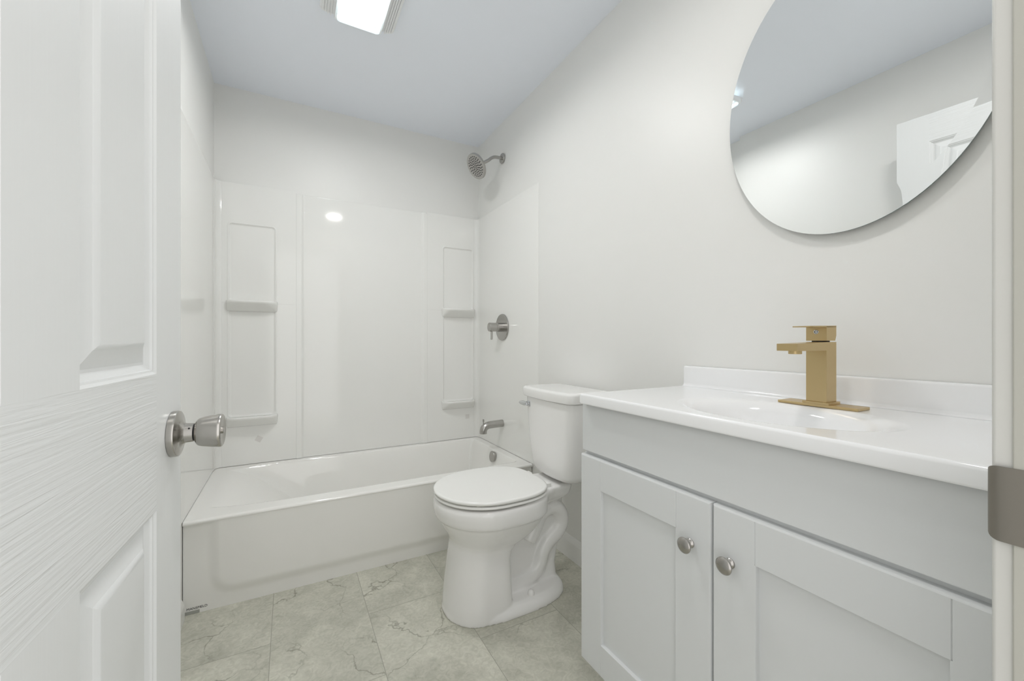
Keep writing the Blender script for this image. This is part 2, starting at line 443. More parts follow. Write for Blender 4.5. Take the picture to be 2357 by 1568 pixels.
# ------------------------------------------------------------------ tub surround: two corner panels with moulded shelves, one centre panel
ST, SB = 1.878, 0.3545
YP = -0.012
def corner_panel(left):
    sx = (lambda x: x) if left else (lambda x: W - x)
    nm = 'left' if left else 'right'
    root = thing('surround_corner_panel', ('glossy white corner surround panel with shelves on the left, beside the open door' if left
                 else 'glossy white corner surround panel with shelves on the right, carrying the shower plumbing'), 'shower wall panel',
                 (sx(0.2), YP, SB), group='bathtub wall surround panels')
    # niche columns measured separately on each side
    nx0, nx1 = (0.058, 0.290) if left else (0.0385, 0.268)
    ex = 0.388 if left else 0.374
    bm = B()
    # side wall, cove and the return strip up to the niche column
    prof = [(0.0003, -0.801), (0.0010, -0.7985), (0.0018, -0.790), (0.0022, -0.76), (0.0040, -0.074), (0.0065, -0.066), (0.0065, -0.048), (0.0075, -0.040)]
    for k in range(1, 9):
        a = PI / 2 * k / 9
        prof.append((0.0075 + 0.0245 * (1 - math.cos(a)), -0.040 + (0.040 + YP) * math.sin(a)))
    prof += [(0.033, YP), (0.0345, YP + 0.0012)]
    loft(bm, [[(sx(x), y, SB) for x, y in prof], [(sx(x), y, ST - 0.004) for x, y in prof], [(sx(x), y + 0.0006 if i > 5 else y, ST) for i, (x, y) in enumerate(prof)]], False, False, False)
    # back strip with two framed niches
    xa, xb = 0.0345, ex
    segs = [(SB, 1.2335, 0.612, 1.2335 - 0.0002), (1.2335, ST, 1.2335 + 0.0002, 1.668)]
    steps = [(0.0, 0.0), (0.0015, -0.0012), (0.0035, -0.0026), (0.0060, -0.0026), (0.0085, -0.001), (0.0110, 0.0025), (0.014, 0.0040), (0.018, 0.0042)]
    for (za, zb, n0, n1) in segs:
        loops = [[(sx(x), YP + 0.0012, z) for x, z in rrect(xa, xb, za, zb, 1e-4)], [(sx(x), YP, z) for x, z in rrect(xa + 0.001, xb - 0.001, za + (0.0002 if za > 1 else 0.001), zb - (0.001 if za > 1 else 0.0002), 1e-4)]]
        for ins, dep in steps:
            loops.append([(sx(x), YP + dep, z) for x, z in rrect(nx0 + ins, nx1 - ins, n0 + ins, n1 - ins, 0.021 - ins * 0.6)])
        loft(bm, loops, False, True)
    # outer edge returning to the wall and top lip
    loft(bm, [[(sx(ex), YP + 0.0012, SB), (sx(ex), YP + 0.0012, ST)], [(sx(ex), -0.0005, SB), (sx(ex), -0.0005, ST)]], False, False, False)
    loft(bm, [[(sx(xa), YP + 0.0012, ST), (sx(ex), YP + 0.0012, ST)], [(sx(xa), -0.0005, ST), (sx(ex), -0.0005, ST)]], False, False, False)
    obj('panel', bm, M['surround'], root, angle=50)
    # moulded scoop shelves
    for zt in (1.243, 0.618):
        bm = B()
        cx = (nx0 + nx1) / 2; hw = (nx1 - nx0) / 2 + 0.003
        levels = [(-0.056, 0.003, 0.95), (-0.050, 0.010, 0.98), (-0.042, 0.020, 0.995), (-0.032, 0.033, 1.0), (-0.021, 0.046, 1.0), (-0.014, 0.054, 1.01), (-0.009, 0.0580, 1.01), (-0.004, 0.0585, 1.01),
                  (0.000, 0.0575, 1.0), (0.002, 0.054, 0.985), (0.001, 0.049, 0.965), (-0.004, 0.041, 0.94)]
        loops = []
        for dz, pr, kw in levels:
            L = []
            h = hw * kw; r = pr * 0.92
            # from the wall round the front and back to the wall
            L.append((cx - h, 0.006)); L.append((cx - h, 0.0))
            for k in range(9):
                a = PI / 2 * k / 8
                L.append((cx - h + r * (1 - math.cos(a)) * 1.25, -(pr - r) - r * math.sin(a)))
            for k in range(9):
                a = PI / 2 * (8 - k) / 8
                L.append((cx + h - r * (1 - math.cos(a)) * 1.25, -(pr - r) - r * math.sin(a)))
            L.append((cx + h, 0.0)); L.append((cx + h, 0.006))
            loops.append([(sx(x), YP + y, zt + dz) for x, y in L])
        loft(bm, loops, True, True)
        obj('shelf', bm, M['surround'], root, angle=60)
    return root
cl = corner_panel(True); cr = corner_panel(False)
# faint label squares left on the corner panels
bm = B()
c = Vector((0.2035, YP, 0.487)); h = 0.017
loft(bm, [[(c.x + h * math.cos(a) * 1.25, YP + d, c.z + h * math.sin(a) * 1.25) for a in (0.25, 0.25 + PI / 2, 0.25 + PI, 0.25 + 1.5 * PI)] for d in (0.0, -0.0005)])
obj('label_sticker', bm, M['sticker'], cl, label='faint square paper label')
bm = B(); box(bm, 1.424, 1.452, YP - 0.0005, YP, 0.487, 0.517); obj('label_sticker', bm, M['sticker'], cr, label='faint square paper label')

root = thing('surround_center_panel', 'plain glossy white surround panel between the two shelved corner panels', 'shower wall panel', (0.77, YP, SB), group='bathtub wall surround panels')
bm = B()
x0, x1 = 0.386, 1.153
prof = [(x0, -0.001), (x0, YP - 0.0015), (x0 + 0.001, YP - 0.0028), (x0 + 0.022, YP - 0.0030), (x0 + 0.026, YP - 0.0026), (x0 + 0.030, YP - 0.001), (x0 + 0.034, YP + 0.003), (x0 + 0.038, YP + 0.0048), (x0 + 0.043, YP + 0.005)]
prof2 = [(x0 + x1 - x, y) for x, y in reversed(prof)]
loft(bm, [[(x, y, SB) for x, y in prof + prof2], [(x, y, 1.868) for x, y in prof + prof2], [(x, min(-0.001, y + 0.003), 1.872) for x, y in prof + prof2]], False, True, False)
obj('panel', bm, M['surround'], root, angle=50)

# ------------------------------------------------------------------ bathtub
TY0, TY1, TZ = -0.748, -0.002, 0.353
tub = thing('bathtub', 'white alcove bathtub across the end of the room', 'bathtub', (0.76, TY0, 0.0))
bm = B()
def tub_loop(x0, x1, y0, y1, r, z): return [(x, y, z) for x, y in rrect(x0, x1, y0, y1, r, 10)]
loops = [tub_loop(0.002, W - 0.002, TY0 + 0.0135, TY1, 0.002, TZ - 0.016),
         tub_loop(0.002, W - 0.002, TY0 + 0.003, TY1, 0.002, TZ - 0.0145),
         tub_loop(0.002, W - 0.002, TY0 + 0.0008, TY1, 0.002, TZ - 0.009),
         tub_loop(0.002, W - 0.002, TY0 + 0.003, TY1, 0.002, TZ - 0.003),
         tub_loop(0.002, W - 0.002, TY0 + 0.010, TY1, 0.002, TZ - 0.0005),
         tub_loop(0.004, W - 0.004, TY0 + 0.016, TY1 - 0.002, 0.004, TZ)]
loft(bm, loops, False, False)
# the well: four walls of different slope blended into one smooth cast shape
def wall_depth(t, slope, r): return 0.0 if t <= 0 else slope * (math.sqrt(t * t + r * r) - r)
def smin(a, b, k):
    h = max(k - abs(a - b), 0.0) / k
    return min(a, b) - h * h * k * 0.25
def well(x, y):
    d = smin(wall_depth(y - (TY0 + 0.080), 6.0, 0.016), wall_depth((TY1 - 0.040) - y, 5.5, 0.018), 0.05)
    d = smin(d, wall_depth((W - 0.054) - x, 5.0, 0.014), 0.07)
    d = smin(d, wall_depth(x - 0.060, 0.95, 0.13), 0.20)
    return max(0.0, smin(d, 0.30, 0.10))
gx = [0.004 + (W - 0.008) * k / 250 for k in range(251)]
gy = [TY0 + 0.016 + (TY1 - 0.002 - TY0 - 0.016) * k / 190 for k in range(191)]
G = [[bm.verts.new((x, y, TZ - well(x, y))) for x in gx] for y in gy]
for a, b in zip(G, G[1:]):
    for q in range(len(gx) - 1): bm.faces.new((a[q], a[q + 1], b[q + 1], b[q]))
obj('basin', bm, M['tub'], tub, angle=60)
# apron: base plane with a big soft raised panel
bm = B()
ya = TY0 + 0.0135
def apron_y(x, z):
    # soft raised panel, rounded lower corners, running up under the rim
    px0, px1, pz0, r = 0.092, W - 0.092, 0.058, 0.075
    qx = max(px0 + r - x, x - (px1 - r), 0.0); qz = max(pz0 + r - z, 0.0)
    d = r - math.hypot(qx, qz) if (qx > 0 or qz > 0) else r
    t = min(1.0, max(0.0, (d + 0.014) / 0.040)); t = t * t * (3 - 2 * t)
    return ya - 0.0105 * t
xs = sorted(set([0.002 + 0.006 * k for k in range(42)] + [0.26 + 0.05 * k for k in range(21)] + [W - 0.002 - 0.006 * k for k in range(42)]))
zs_ = [0.0] + [0.006 * k for k in range(1, 30)] + [0.20, 0.24, 0.28, TZ - 0.030, TZ - 0.0135]
grid = [[bm.verts.new((x, apron_y(x, z), z)) for x in xs] for z in zs_]
for a, b in zip(grid, grid[1:]):
    for i in range(len(xs) - 1): bm.faces.new((a[i], a[i + 1], b[i + 1], b[i]))
obj('apron', bm, M['tub'], tub, angle=60)
# overflow plate
bm = B(); oc = Vector((1.4470, -0.405, 0.3200)); oa = Vector((-1, 0, 0.13)).normalized()
lathe(bm, oc - oa * 0.006, oa, [(0.0, 0.029), (0.012, 0.0320), (0.0165, 0.0330), (0.018, 0.0320), (0.0185, 0.028), (0.0188, 0.0)], 44)
ov = obj('overflow_plate', bm, M['nickel'], tub, label='round brushed nickel overflow plate')
bm = B(); lathe(bm, oc + oa * 0.0125 - Vector((0, 0, 0.012)), oa, [(0.0, 0.003), (0.0015, 0.0025), (0.0017, 0.0)], 16); obj('screw', bm, M['chrome'], ov)
bm = B(); lathe(bm, (1.25, -0.39, TZ - 0.2998), (0, 0, 1), [(0, 0.035), (0.002, 0.034), (0.003, 0.028), (0.0005, 0.022), (0.0005, 0.0)], 40); obj('drain', bm, M['nickel'], tub, label='round nickel drain')
# maker label at the lower left corner of the apron
bm = B(); box(bm, 0.0035, 0.052, ya - 0.0009, ya + 0.001, 0.0005, 0.0125); obj('label_sticker', bm, M['label'], tub, label='small grey paper label')
tx = bpy.data.curves.new('maker_mark', 'FONT'); tx.body = 'MANSFIELD'; tx.size = 0.0125; tx.extrude = 0.0002
to = bpy.data.objects.new('tmp_text', tx); C.objects.link(to)
dg = bpy.context.evaluated_depsgraph_get()
me = bpy.data.meshes.new_from_object(to.evaluated_get(dg))
bpy.data.objects.remove(to)
me.transform(Matrix.Translation((0.012, ya - 0.0003, 0.0165)) @ Matrix.Rotation(PI / 2, 4, 'X'))
bm = B(); bm.from_mesh(me); obj('maker_mark', bm, M['ink'], tub, label='small black maker lettering', fix=False)

# ------------------------------------------------------------------ shower and tub fittings on the right wall
FY = -0.386
sh = thing('wall_shower', 'round brushed nickel shower head on a bent arm high on the right wall', 'shower head', (W, FY, 2.166))
bm = B(); lathe(bm, (W - 0.0045, FY, 2.166), (-1, 0, 0), [(0.0, 0.031), (0.002, 0.0315), (0.006, 0.030), (0.0075, 0.026), (0.008, 0.011)], 44); obj('flange', bm, M['nickel'], sh)
hd = Vector((-0.905, 0, -0.425)).normalized()       # the way the face points
hd = Vector((-0.83, -0.10, -0.55)).normalized()
hc = Vector((1.337, FY, 2.078))                      # centre of the face
neck = hc - hd * 0.062
bm = B()
tube(bm, spline([(W - 0.006, FY, 2.166), (1.485, FY, 2.1655), (1.462, FY, 2.162), (1.440, FY, 2.150), (1.424, FY, 2.135), tuple(neck + (-hd) * 0.004)], 7), 0.0098)
obj('arm', bm, M['nickel'], sh)
bm = B()
lathe(bm, hc, hd, [(-0.066, 0.0), (-0.066, 0.0125), (-0.052, 0.0135), (-0.050, 0.0155), (-0.040, 0.0165), (-0.036, 0.0145), (-0.030, 0.017), (-0.024, 0.034), (-0.020, 0.060),
                   (-0.0175, 0.0725), (-0.014, 0.0765), (-0.003, 0.0765), (0.0, 0.0755), (0.001, 0.0735), (-0.001, 0.069), (-0.0015, 0.0)], 60)
head = obj('head', bm, M['nickel'], sh)
bm = B(); d, u, v = frame_axes(hd)
for ring, (rr, cnt) in enumerate(((0.009, 4), (0.021, 9), (0.033, 14), (0.045, 18), (0.057, 22))):
    for k in range(cnt):
        a = 2 * PI * k / cnt + ring * 0.4
        lathe(bm, hc + (u * math.cos(a) + v * math.sin(a)) * rr, hd, [(-0.002, 0.0036), (0.0012, 0.0032), (0.0014, 0.0)], 8)
obj('spray_nozzle', bm, M['nozzle'], head, label='grey rubber spray nozzles')['kind'] = 'stuff'

sv = thing('shower_valve', 'round brushed nickel shower valve trim with a straight lever', 'shower valve', (W, FY, 1.112))
bm = B(); lathe(bm, (W - 0.0045, FY, 1.112), (-1, 0, 0), [(0.0, 0.083), (0.003, 0.0835), (0.0065, 0.082), (0.0075, 0.078), (0.0080, 0.0)], 64); obj('escutcheon', bm, M['nickel'], sv)
bm = B(); lathe(bm, (W - 0.012, FY, 1.112), (-1, 0, 0), [(0.0, 0.0275), (0.040, 0.0275), (0.0405, 0.0265), (0.043, 0.0265), (0.0435, 0.0275), (0.083, 0.0275), (0.0845, 0.0265), (0.085, 0.0)], 44); hb = obj('handle', bm, M['nickel'], sv)
bm = B(); lathe(bm, (1.4445, FY, 1.088), (0, 0, -1), [(0.0, 0.0058), (0.052, 0.0058), (0.0535, 0.0045), (0.0537, 0.0)], 20); obj('lever', bm, M['nickel'], hb)

ts = thing('tub_spout', 'brushed nickel bathtub spout low on the right wall', 'tub spout', (W, FY, 0.513))
bm = B()
tube(bm, spline([(W - 0.004, FY, 0.5135), (1.470, FY, 0.5125), (1.435, FY, 0.5115), (1.414, FY, 0.508), (1.396, FY, 0.496), (1.389, FY, 0.480), (1.3885, FY, 0.4625)], 8),
     [0.0225] * 8 * 3 + [0.0225] * 25, 32)
obj('spout_body', bm, M['nickel'], ts)
bm = B(); lathe(bm, (1.389, FY, 0.519), (0, 0, 1), [(0.0, 0.0030), (0.014, 0.0030), (0.015, 0.0052), (0.029, 0.0052), (0.030, 0.0042), (0.030, 0.0)], 20); obj('diverter_pull', bm, M['nickel'], ts)

# ------------------------------------------------------------------ toilet (faces -x, axis at y = TYC)
TYC = -1.188
toi = thing('toilet', 'white two piece toilet with lid closed between bathtub and vanity', 'toilet', (1.10, TYC, 0.0))
def egg(xf, xb, hw, xm, nb=4.0, nf=2.0, n=64):
    """plan outline: nose at xf, widest at xm, squarer back at xb"""
    out = []
    for k in range(n):
        a = 2 * PI * k / n
        c_, s_ = math.cos(a), math.sin(a)
        e = nb if c_ > 0 else nf
        ex = 2.0 / e
        rx = (xb - xm) if c_ > 0 else (xm - xf)
        out.append((xm + rx * math.copysign(abs(c_) ** ex, c_), TYC + hw * math.copysign(abs(s_) ** ex, s_)))
    return out
def remesh(bm, size, smooth, fac=0.5):
    bmesh.ops.recalc_face_normals(bm, faces=bm.faces[:])
    me = bpy.data.meshes.new('tmp'); bm.to_mesh(me); bm.free()
    o = bpy.data.objects.new('tmp', me); C.objects.link(o)
    r = o.modifiers.new('r', 'REMESH'); r.mode = 'VOXEL'; r.voxel_size = size; r.adaptivity = 0.0
    s = o.modifiers.new('s', 'SMOOTH'); s.factor = fac; s.iterations = smooth
    dg = bpy.context.evaluated_depsgraph_get()
    m2 = bpy.data.meshes.new_from_object(o.evaluated_get(dg))
    bpy.data.objects.remove(o)
    b2 = B(); b2.from_mesh(m2); bpy.data.meshes.remove(m2); bpy.data.meshes.remove(me)
    return b2
RZ = 0.430
bm = B()
lv = [(0.0, 0.862, 1.100, 0.138, 0.98, 5), (0.02, 0.863, 1.100, 0.139, 0.98, 5), (0.05, 0.865, 1.098, 0.139, 0.98, 6), (0.12, 0.872, 1.096, 0.134, 0.98, 6), (0.20, 0.882, 1.095, 0.127, 0.985, 6), (0.235, 0.886, 1.100, 0.126, 0.99, 6),
      (0.258, 0.890, 1.125, 0.128, 1.00, 5), (0.276, 0.888, 1.165, 0.138, 1.01, 5), (0.297, 0.878, 1.20, 0.153, 1.02, 4), (0.320, 0.864, 1.22, 0.168, 1.03, 4), (0.345, 0.851, 1.24, 0.181, 1.03, 3.5),
      (0.358, 0.846, 1.25, 0.186, 1.03, 3.2), (0.364, 0.836, 1.265, 0.1965, 1.03, 3.0), (0.375, 0.832, 1.27, 0.200, 1.03, 2.8), (0.40, 0.829, 1.275, 0.203, 1.03, 2.6), (0.420, 0.830, 1.275, 0.202, 1.03, 2.6), (RZ, 0.838, 1.265, 0.194, 1.03, 2.6)]
loft(bm, [[(x, y, z) for x, y in egg(xf, xb, hw, xm, nb)] for z, xf, xb, hw, xm, nb in lv])
# rear deck under the tank
lv2 = [(0.362, 0.060, 1.345), (0.378, 0.075, 1.375), (0.392, 0.082, 1.392), (0.420, 0.088, 1.400), (RZ + 0.002, 0.086, 1.398), (RZ + 0.006, 0.080, 1.392)]
for z, hw_, xe in []: pass
loops = []
for z, hw_, xe in lv2:
    L = []
    pts = [(1.12, 0.185), (1.18, 0.170), (1.225, 0.140), (1.265, 0.112), (1.30, 0.098), (1.34, 0.092), (xe - 0.02, 0.090), (xe, 0.075)]
    k = hw_ / 0.088
    side = [(x, TYC - hh * (k if x > 1.2 else 0.94)) for x, hh in pts]
    L = side + [(x, 2 * TYC - y) for x, y in reversed(side)]
    loops.append([(x, y, z) for x, y in L])
loft(bm, loops)
# web, foot, trapway
loft(bm, [[(x, y, z) for x, y in rrect(1.05, xe, TYC - hw_, TYC + hw_, 0.03)] for z, xe, hw_ in ((0.0, 1.352, 0.052), (0.10, 1.345, 0.046), (0.2, 1.372, 0.040), (0.32, 1.385, 0.038), (0.415, 1.385, 0.05))])
loft(bm, [[(x, y, z) for x, y in egg(0.8605 + i, 1.366 - i, 0.151 - i, 1.09, 3.0, 2.3)] for z, i in ((0.0, 0.0), (0.012, 0.0), (0.026, 0.005), (0.036, 0.014), (0.042, 0.030))])
tp = [(1.205, 0.215), (1.235, 0.262), (1.256, 0.305), (1.292, 0.330), (1.333, 0.328), (1.362, 0.298), (1.366, 0.258), (1.345, 0.222), (1.300, 0.192), (1.272, 0.158), (1.258, 0.118), (1.232, 0.082), (1.175, 0.060), (1.10, 0.055)]
for sgn in (-1, 1):
    tube(bm, spline([(x, TYC + sgn * 0.036, z) for x, z in tp], 6), 0.0345, 18)
bm = remesh(bm, 0.0045, 7)
for v_ in bm.verts:
    if v_.co.z < 0.003: v_.co.z = 0.0
obj('bowl', bm, M['ceramic'], toi, angle=75)
# dark caulk shadow gap is left to real contact; bolt caps
for sgn in (-1, 1):
    bm = B(); lathe(bm, (1.178, TYC + sgn * 0.108, 0.036), (0, 0, 1), [(0.0, 0.0135), (0.012, 0.0130), (0.019, 0.0105), (0.023, 0.006), (0.0242, 0.0)], 24); obj('bolt_cap', bm, M['ceramic'], toi)
# seat and lid
LZ = 0.4645
def seatloop(ins, z, dx=0.0): return [(x + dx, y, z) for x, y in egg(0.829 + ins, 1.262 - ins, 0.199 - ins, 1.035, 3.0, 2.0, 72)]
bm = B()
zs = RZ + 0.0065
loft(bm, [seatloop(0.012, zs), seatloop(0.004, zs + 0.001), seatloop(0.001, zs + 0.004), seatloop(0.002, zs + 0.008), seatloop(0.006, zs + 0.0105), seatloop(0.03, zs + 0.0115)])
obj('seat', bm, M['seat'], toi, angle=60)
bm = B()
loft(bm, [seatloop(0.010, LZ - 0.0135), seatloop(0.003, LZ - 0.0125), seatloop(0.0, LZ - 0.008), seatloop(0.001, LZ - 0.003), seatloop(0.005, LZ - 0.0006), seatloop(0.012, LZ), seatloop(0.08, LZ + 0.0015)])
obj('lid', bm, M['seat'], toi, angle=60)
for sgn in (-1, 1):
    bm = B(); box(bm, 1.235, 1.285, TYC + sgn * 0.072 - 0.017, TYC + sgn * 0.072 + 0.017, RZ + 0.002, RZ + 0.022, 0.005, 3); obj('hinge', bm, M['seat'], toi)
for x, sgn in ((0.94, -1), (0.94, 1)):
    bm = B(); box(bm, x - 0.014, x + 0.014, TYC + sgn * 0.155 - 0.005, TYC + sgn * 0.155 + 0.005, zs + 0.0105, LZ - 0.011, 0.002); obj('bumper', bm, M['rubber'], toi)
# tank: bowed front, narrowing downwards
def tankloop(z, hw_, xf, xb, r, bow):
    L = []
    for x, y in rrect(xf, xb, TYC - hw_, TYC + hw_, r, 7):
        t = (y - TYC) / hw_
        k = max(0.0, (xb - x) / (xb - xf))
        L.append((x - bow * (1 - t * t) * k, y, z))
    return L
def dense(loopf, n=10):
    return loopf
TYT = TYC - 0.012
def tankloop_d(z, hw_, xf, xb, r, bow):
    # front edge subdivided so the bow reads smooth
    P = rrect(xf, xb, TYT - hw_, TYT + hw_, r, 7); Q = []
    for i in range(len(P)):
        a = P[i]; b = P[(i + 1) % len(P)]
        Q.append(a)
        if math.hypot(a[0] - b[0], a[1] - b[1]) > 0.08:
            for k in range(1, 12): Q.append((a[0] + (b[0] - a[0]) * k / 12, a[1] + (b[1] - a[1]) * k / 12))
    return [(x - bow * max(0, 1 - ((y - TYT) / hw_) ** 2) * max(0.0, (xb - x) / (xb - xf)), y, z) for x, y in Q]
bm = B()
loft(bm, [tankloop_d(0.447, 0.105, 1.352, 1.490, 0.03, 0.012), tankloop_d(0.4495, 0.125, 1.340, 1.495, 0.035, 0.014), tankloop_d(0.458, 0.140, 1.330, 1.498, 0.04, 0.016), tankloop_d(0.475, 0.148, 1.325, 1.50, 0.04, 0.017),
          tankloop_d(0.55, 0.160, 1.319, 1.502, 0.04, 0.018), tankloop_d(0.65, 0.170, 1.314, 1.503, 0.038, 0.018), tankloop_d(0.76, 0.178, 1.310, 1.504, 0.036, 0.018), tankloop_d(0.7765, 0.178, 1.310, 1.504, 0.036, 0.018)])
obj('tank', bm, M['ceramic'], toi, angle=60)
bm = B()
def lidloop(z, i): return tankloop_d(z, 0.192 - i, 1.299 + i, 1.508 - i, 0.030 - i * 0.5, 0.020)
loft(bm, [lidloop(0.779, 0.012), lidloop(0.7795, 0.004), lidloop(0.783, 0.001), lidloop(0.80, 0.0), lidloop(0.812, 0.0), lidloop(0.8185, 0.0025), lidloop(0.8215, 0.008), lidloop(0.823, 0.02)])
obj('tank_lid', bm, M['ceramic'], toi, angle=60)
# flush lever at the front left of the tank
bm = B(); box(bm, 1.2955, 1.311, TYT + 0.112, TYT + 0.140, 0.733, 0.757, 0.004, 3); lvb = obj('flush_lever', bm, M['chrome'], toi, label='chrome flush lever')
bm = B(); tube(bm, [(1.289, TYT + 0.123, 0.7455), (1.287, TYT + 0.146, 0.746), (1.286, TYT + 0.165, 0.746), (1.286, TYT + 0.182, 0.7455), (1.2865, TYT + 0.190, 0.745)], [0.0085, 0.0105, 0.0095, 0.006, 0.002], 20); obj('lever_arm', bm, M['chrome'], lvb)
bm = B(); lathe(bm, (1.297, TYT + 0.125, 0.7455), (-1, 0, 0), [(0, 0.008), (0.012, 0.008)], 20); obj('pivot', bm, M['chrome'], lvb)
# supply valve behind
bm = B(); tube(bm, spline([(1.46, TYC + 0.12, 0.46), (1.468, TYC + 0.125, 0.34), (1.472, TYC + 0.14, 0.24), (1.475, TYC + 0.14, 0.19)], 6), 0.0045, 12); obj('supply_hose', bm, M['chrome'], toi)

# ------------------------------------------------------------------ vanity
VX = 1.0845         # front face of doors
VY1, VY0 = -1.7245, -2.5575
van = thing('vanity_cabinet', 'pale grey two door vanity cabinet under the white sink top', 'vanity cabinet', (1.30, (VY0 + VY1) / 2, 0.0))
bm = B()
cf = VX + 0.019     # carcass front plane
box(bm, cf, W - 0.002, VY1 - 0.016, VY1, 0.0, 0.851, 0.001)            # left side (toe notch added as separate shape)
bm.free(); bm = B()
def side_panel(y0, y1):
    P = [(cf, 0.110), (cf + 0.068, 0.110), (cf + 0.068, 0.0), (W - 0.002, 0.0), (W - 0.002, 0.851), (cf, 0.851)]
    loft(bm, [[(x, y0, z) for x, z in P], [(x, y1, z) for x, z in P]])
side_panel(VY1 - 0.016, VY1); side_panel(VY0, VY0 + 0.016)
box(bm, cf, W - 0.01, VY0 + 0.016, VY1 - 0.016, 0.110, 0.126)          # bottom
box(bm, cf, cf + 0.018, VY0 + 0.016, VY1 - 0.016, 0.700, 0.851)        # top rail of the face frame
box(bm, cf, cf + 0.018, VY0 + 0.016, VY0 + 0.05, 0.126, 0.700); box(bm, cf, cf + 0.018, VY1 - 0.05, VY1 - 0.016, 0.126, 0.700)
box(bm, cf, cf + 0.018, -2.165, -2.115, 0.126, 0.700)
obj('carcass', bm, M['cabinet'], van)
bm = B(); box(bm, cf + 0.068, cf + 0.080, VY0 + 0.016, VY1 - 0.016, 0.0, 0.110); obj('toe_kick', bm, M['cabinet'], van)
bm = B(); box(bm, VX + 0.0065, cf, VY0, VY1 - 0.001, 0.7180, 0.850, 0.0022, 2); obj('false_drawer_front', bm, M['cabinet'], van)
def shaker(y0, y1, z0, z1, st, knob_y):
    bm = B()
    # outer body with eased edges, recessed panel with mitre-free rails between full-height stiles
    e = 0.0040
    back = cf
    loops = [[(back, y, z) for y, z in rrect(y0, y1, z0, z1, 1e-4, 1)], [(VX + e, y, z) for y, z in rrect(y0, y1, z0, z1, 1e-4, 1)],
             [(VX + e * 0.3, y, z) for y, z in rrect(y0 + e * 0.3, y1 - e * 0.3, z0 + e * 0.3, z1 - e * 0.3, 1e-4, 1)],
             [(VX, y, z) for y, z in rrect(y0 + e, y1 - e, z0 + e, z1 - e, 1e-4, 1)]]
    loft(bm, loops, True, False)
    # front: stiles and rails, split by fine grooves
    g = 0.0009
    def flat(a, b, c, d): bm.faces.new([bm.verts.new(p) for p in ((VX, a, c), (VX, b, c), (VX, b, d), (VX, a, d))])
    a0, a1, c0, c1 = y0 + e, y1 - e, z0 + e, z1 - e
    i0, i1, k0, k1 = y0 + st, y1 - st, z0 + 0.085, z1 - 0.082
    flat(a0, i0 - g, c0, c1); flat(i1 + g, a1, c0, c1)
    flat(i0 + g, i1 - g, c0, k0); flat(i0 + g, i1 - g, k1, c1)
    for yy in (i0, i1):
        for (zz0, zz1) in ((c0, k0), (k1, c1)):
            loft(bm, [[(VX, yy - g, zz0), (VX, yy - g, zz1)], [(VX + 0.0012, yy, zz0), (VX + 0.0012, yy, zz1)], [(VX, yy + g, zz0), (VX, yy + g, zz1)]], False, False, False)
        s = 1 if yy == i0 else -1
        loft(bm, [[(VX, yy - s * g, k0), (VX, yy - s * g, k1)], [(VX, yy + s * g, k0), (VX, yy + s * g, k1)]], False, False, False)
    # recess
    rec = 0.0085
    loft(bm, [[(VX, y, z) for y, z in rrect(i0 + g, i1 - g, k0, k1, 1e-4, 1)], [(VX + 0.001, y, z) for y, z in rrect(i0 + 0.0018, i1 - 0.0018, k0 + 0.0012, k1 - 0.0012, 1e-4, 1)],
              [(VX + rec, y, z) for y, z in rrect(i0 + 0.003, i1 - 0.003, k0 + 0.002, k1 - 0.002, 1e-4, 1)]], False, True)
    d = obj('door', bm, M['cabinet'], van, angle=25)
    bm = B(); o = Vector((VX, knob_y, 0.6075))
    lathe(bm, o, (-1, 0, 0), [(0.0, 0.0), (0.0, 0.0095), (0.002, 0.0098), (0.0035, 0.0088), (0.006, 0.0060), (0.010, 0.0056), (0.014, 0.0070), (0.0165, 0.0125), (0.0180, 0.0155), (0.0200, 0.0163), (0.0212, 0.0160), (0.0216, 0.0152), (0.0232, 0.0140), (0.0252, 0.0095), (0.0262, 0.0045), (0.0265, 0.0)], 44)
    obj('knob', bm, M['nickel_knob'], d, label='round satin nickel knob')
shaker(-2.1375, VY1 - 0.001, 0.1255, 0.7075, 0.0835, -2.0905)
shaker(VY0, -2.1415, 0.1255, 0.7075, 0.0835, -2.1785)

# countertop with an integral oval basin
vt = thing('bathroom_sink', 'glossy white cultured marble sink top with low backsplash on the vanity', 'sink', (1.30, -2.155, 0.8515))
CX0, CX1, CY1, CY0 = 1.0705, W - 0.002, -1.7385, YF + 0.003
CZ = 0.8805
bm = B()
BX, BY, BA, BB = 1.250, -2.165, 0.142, 0.205       # basin centre and half axes
N = 96
def ell(a, b, z): return [(BX + a * math.cos(2 * PI * k / N), BY + b * math.sin(2 * PI * k / N), z) for k in range(N)]
def proj_rect(ins, z):
    out = []
    x0_, x1_, y0_, y1_ = CX0 + ins, CX1, CY0, CY1 - ins
    for k in range(N):
        a = 2 * PI * k / N
        dx, dy = BA * math.cos(a), BB * math.sin(a)
        t = 1e9
        if dx > 1e-9: t = min(t, (x1_ - BX) / dx)
        if dx < -1e-9: t = min(t, (x0_ - BX) / dx)
        if dy > 1e-9: t = min(t, (y1_ - BY) / dy)
        if dy < -1e-9: t = min(t, (y0_ - BY) / dy)
        out.append([BX + dx * t, BY + dy * t, z])
    # snap the nearest sample to each corner
    for cx_, cy_ in ((x0_, y0_), (x0_, y1_), (x1_, y0_), (x1_, y1_)):
        i = min(range(N), key=lambda q: (out[q][0] - cx_) ** 2 + (out[q][1] - cy_) ** 2)
        out[i] = [cx_, cy_, z]
    return [tuple(p) for p in out]
z_under = 0.8515
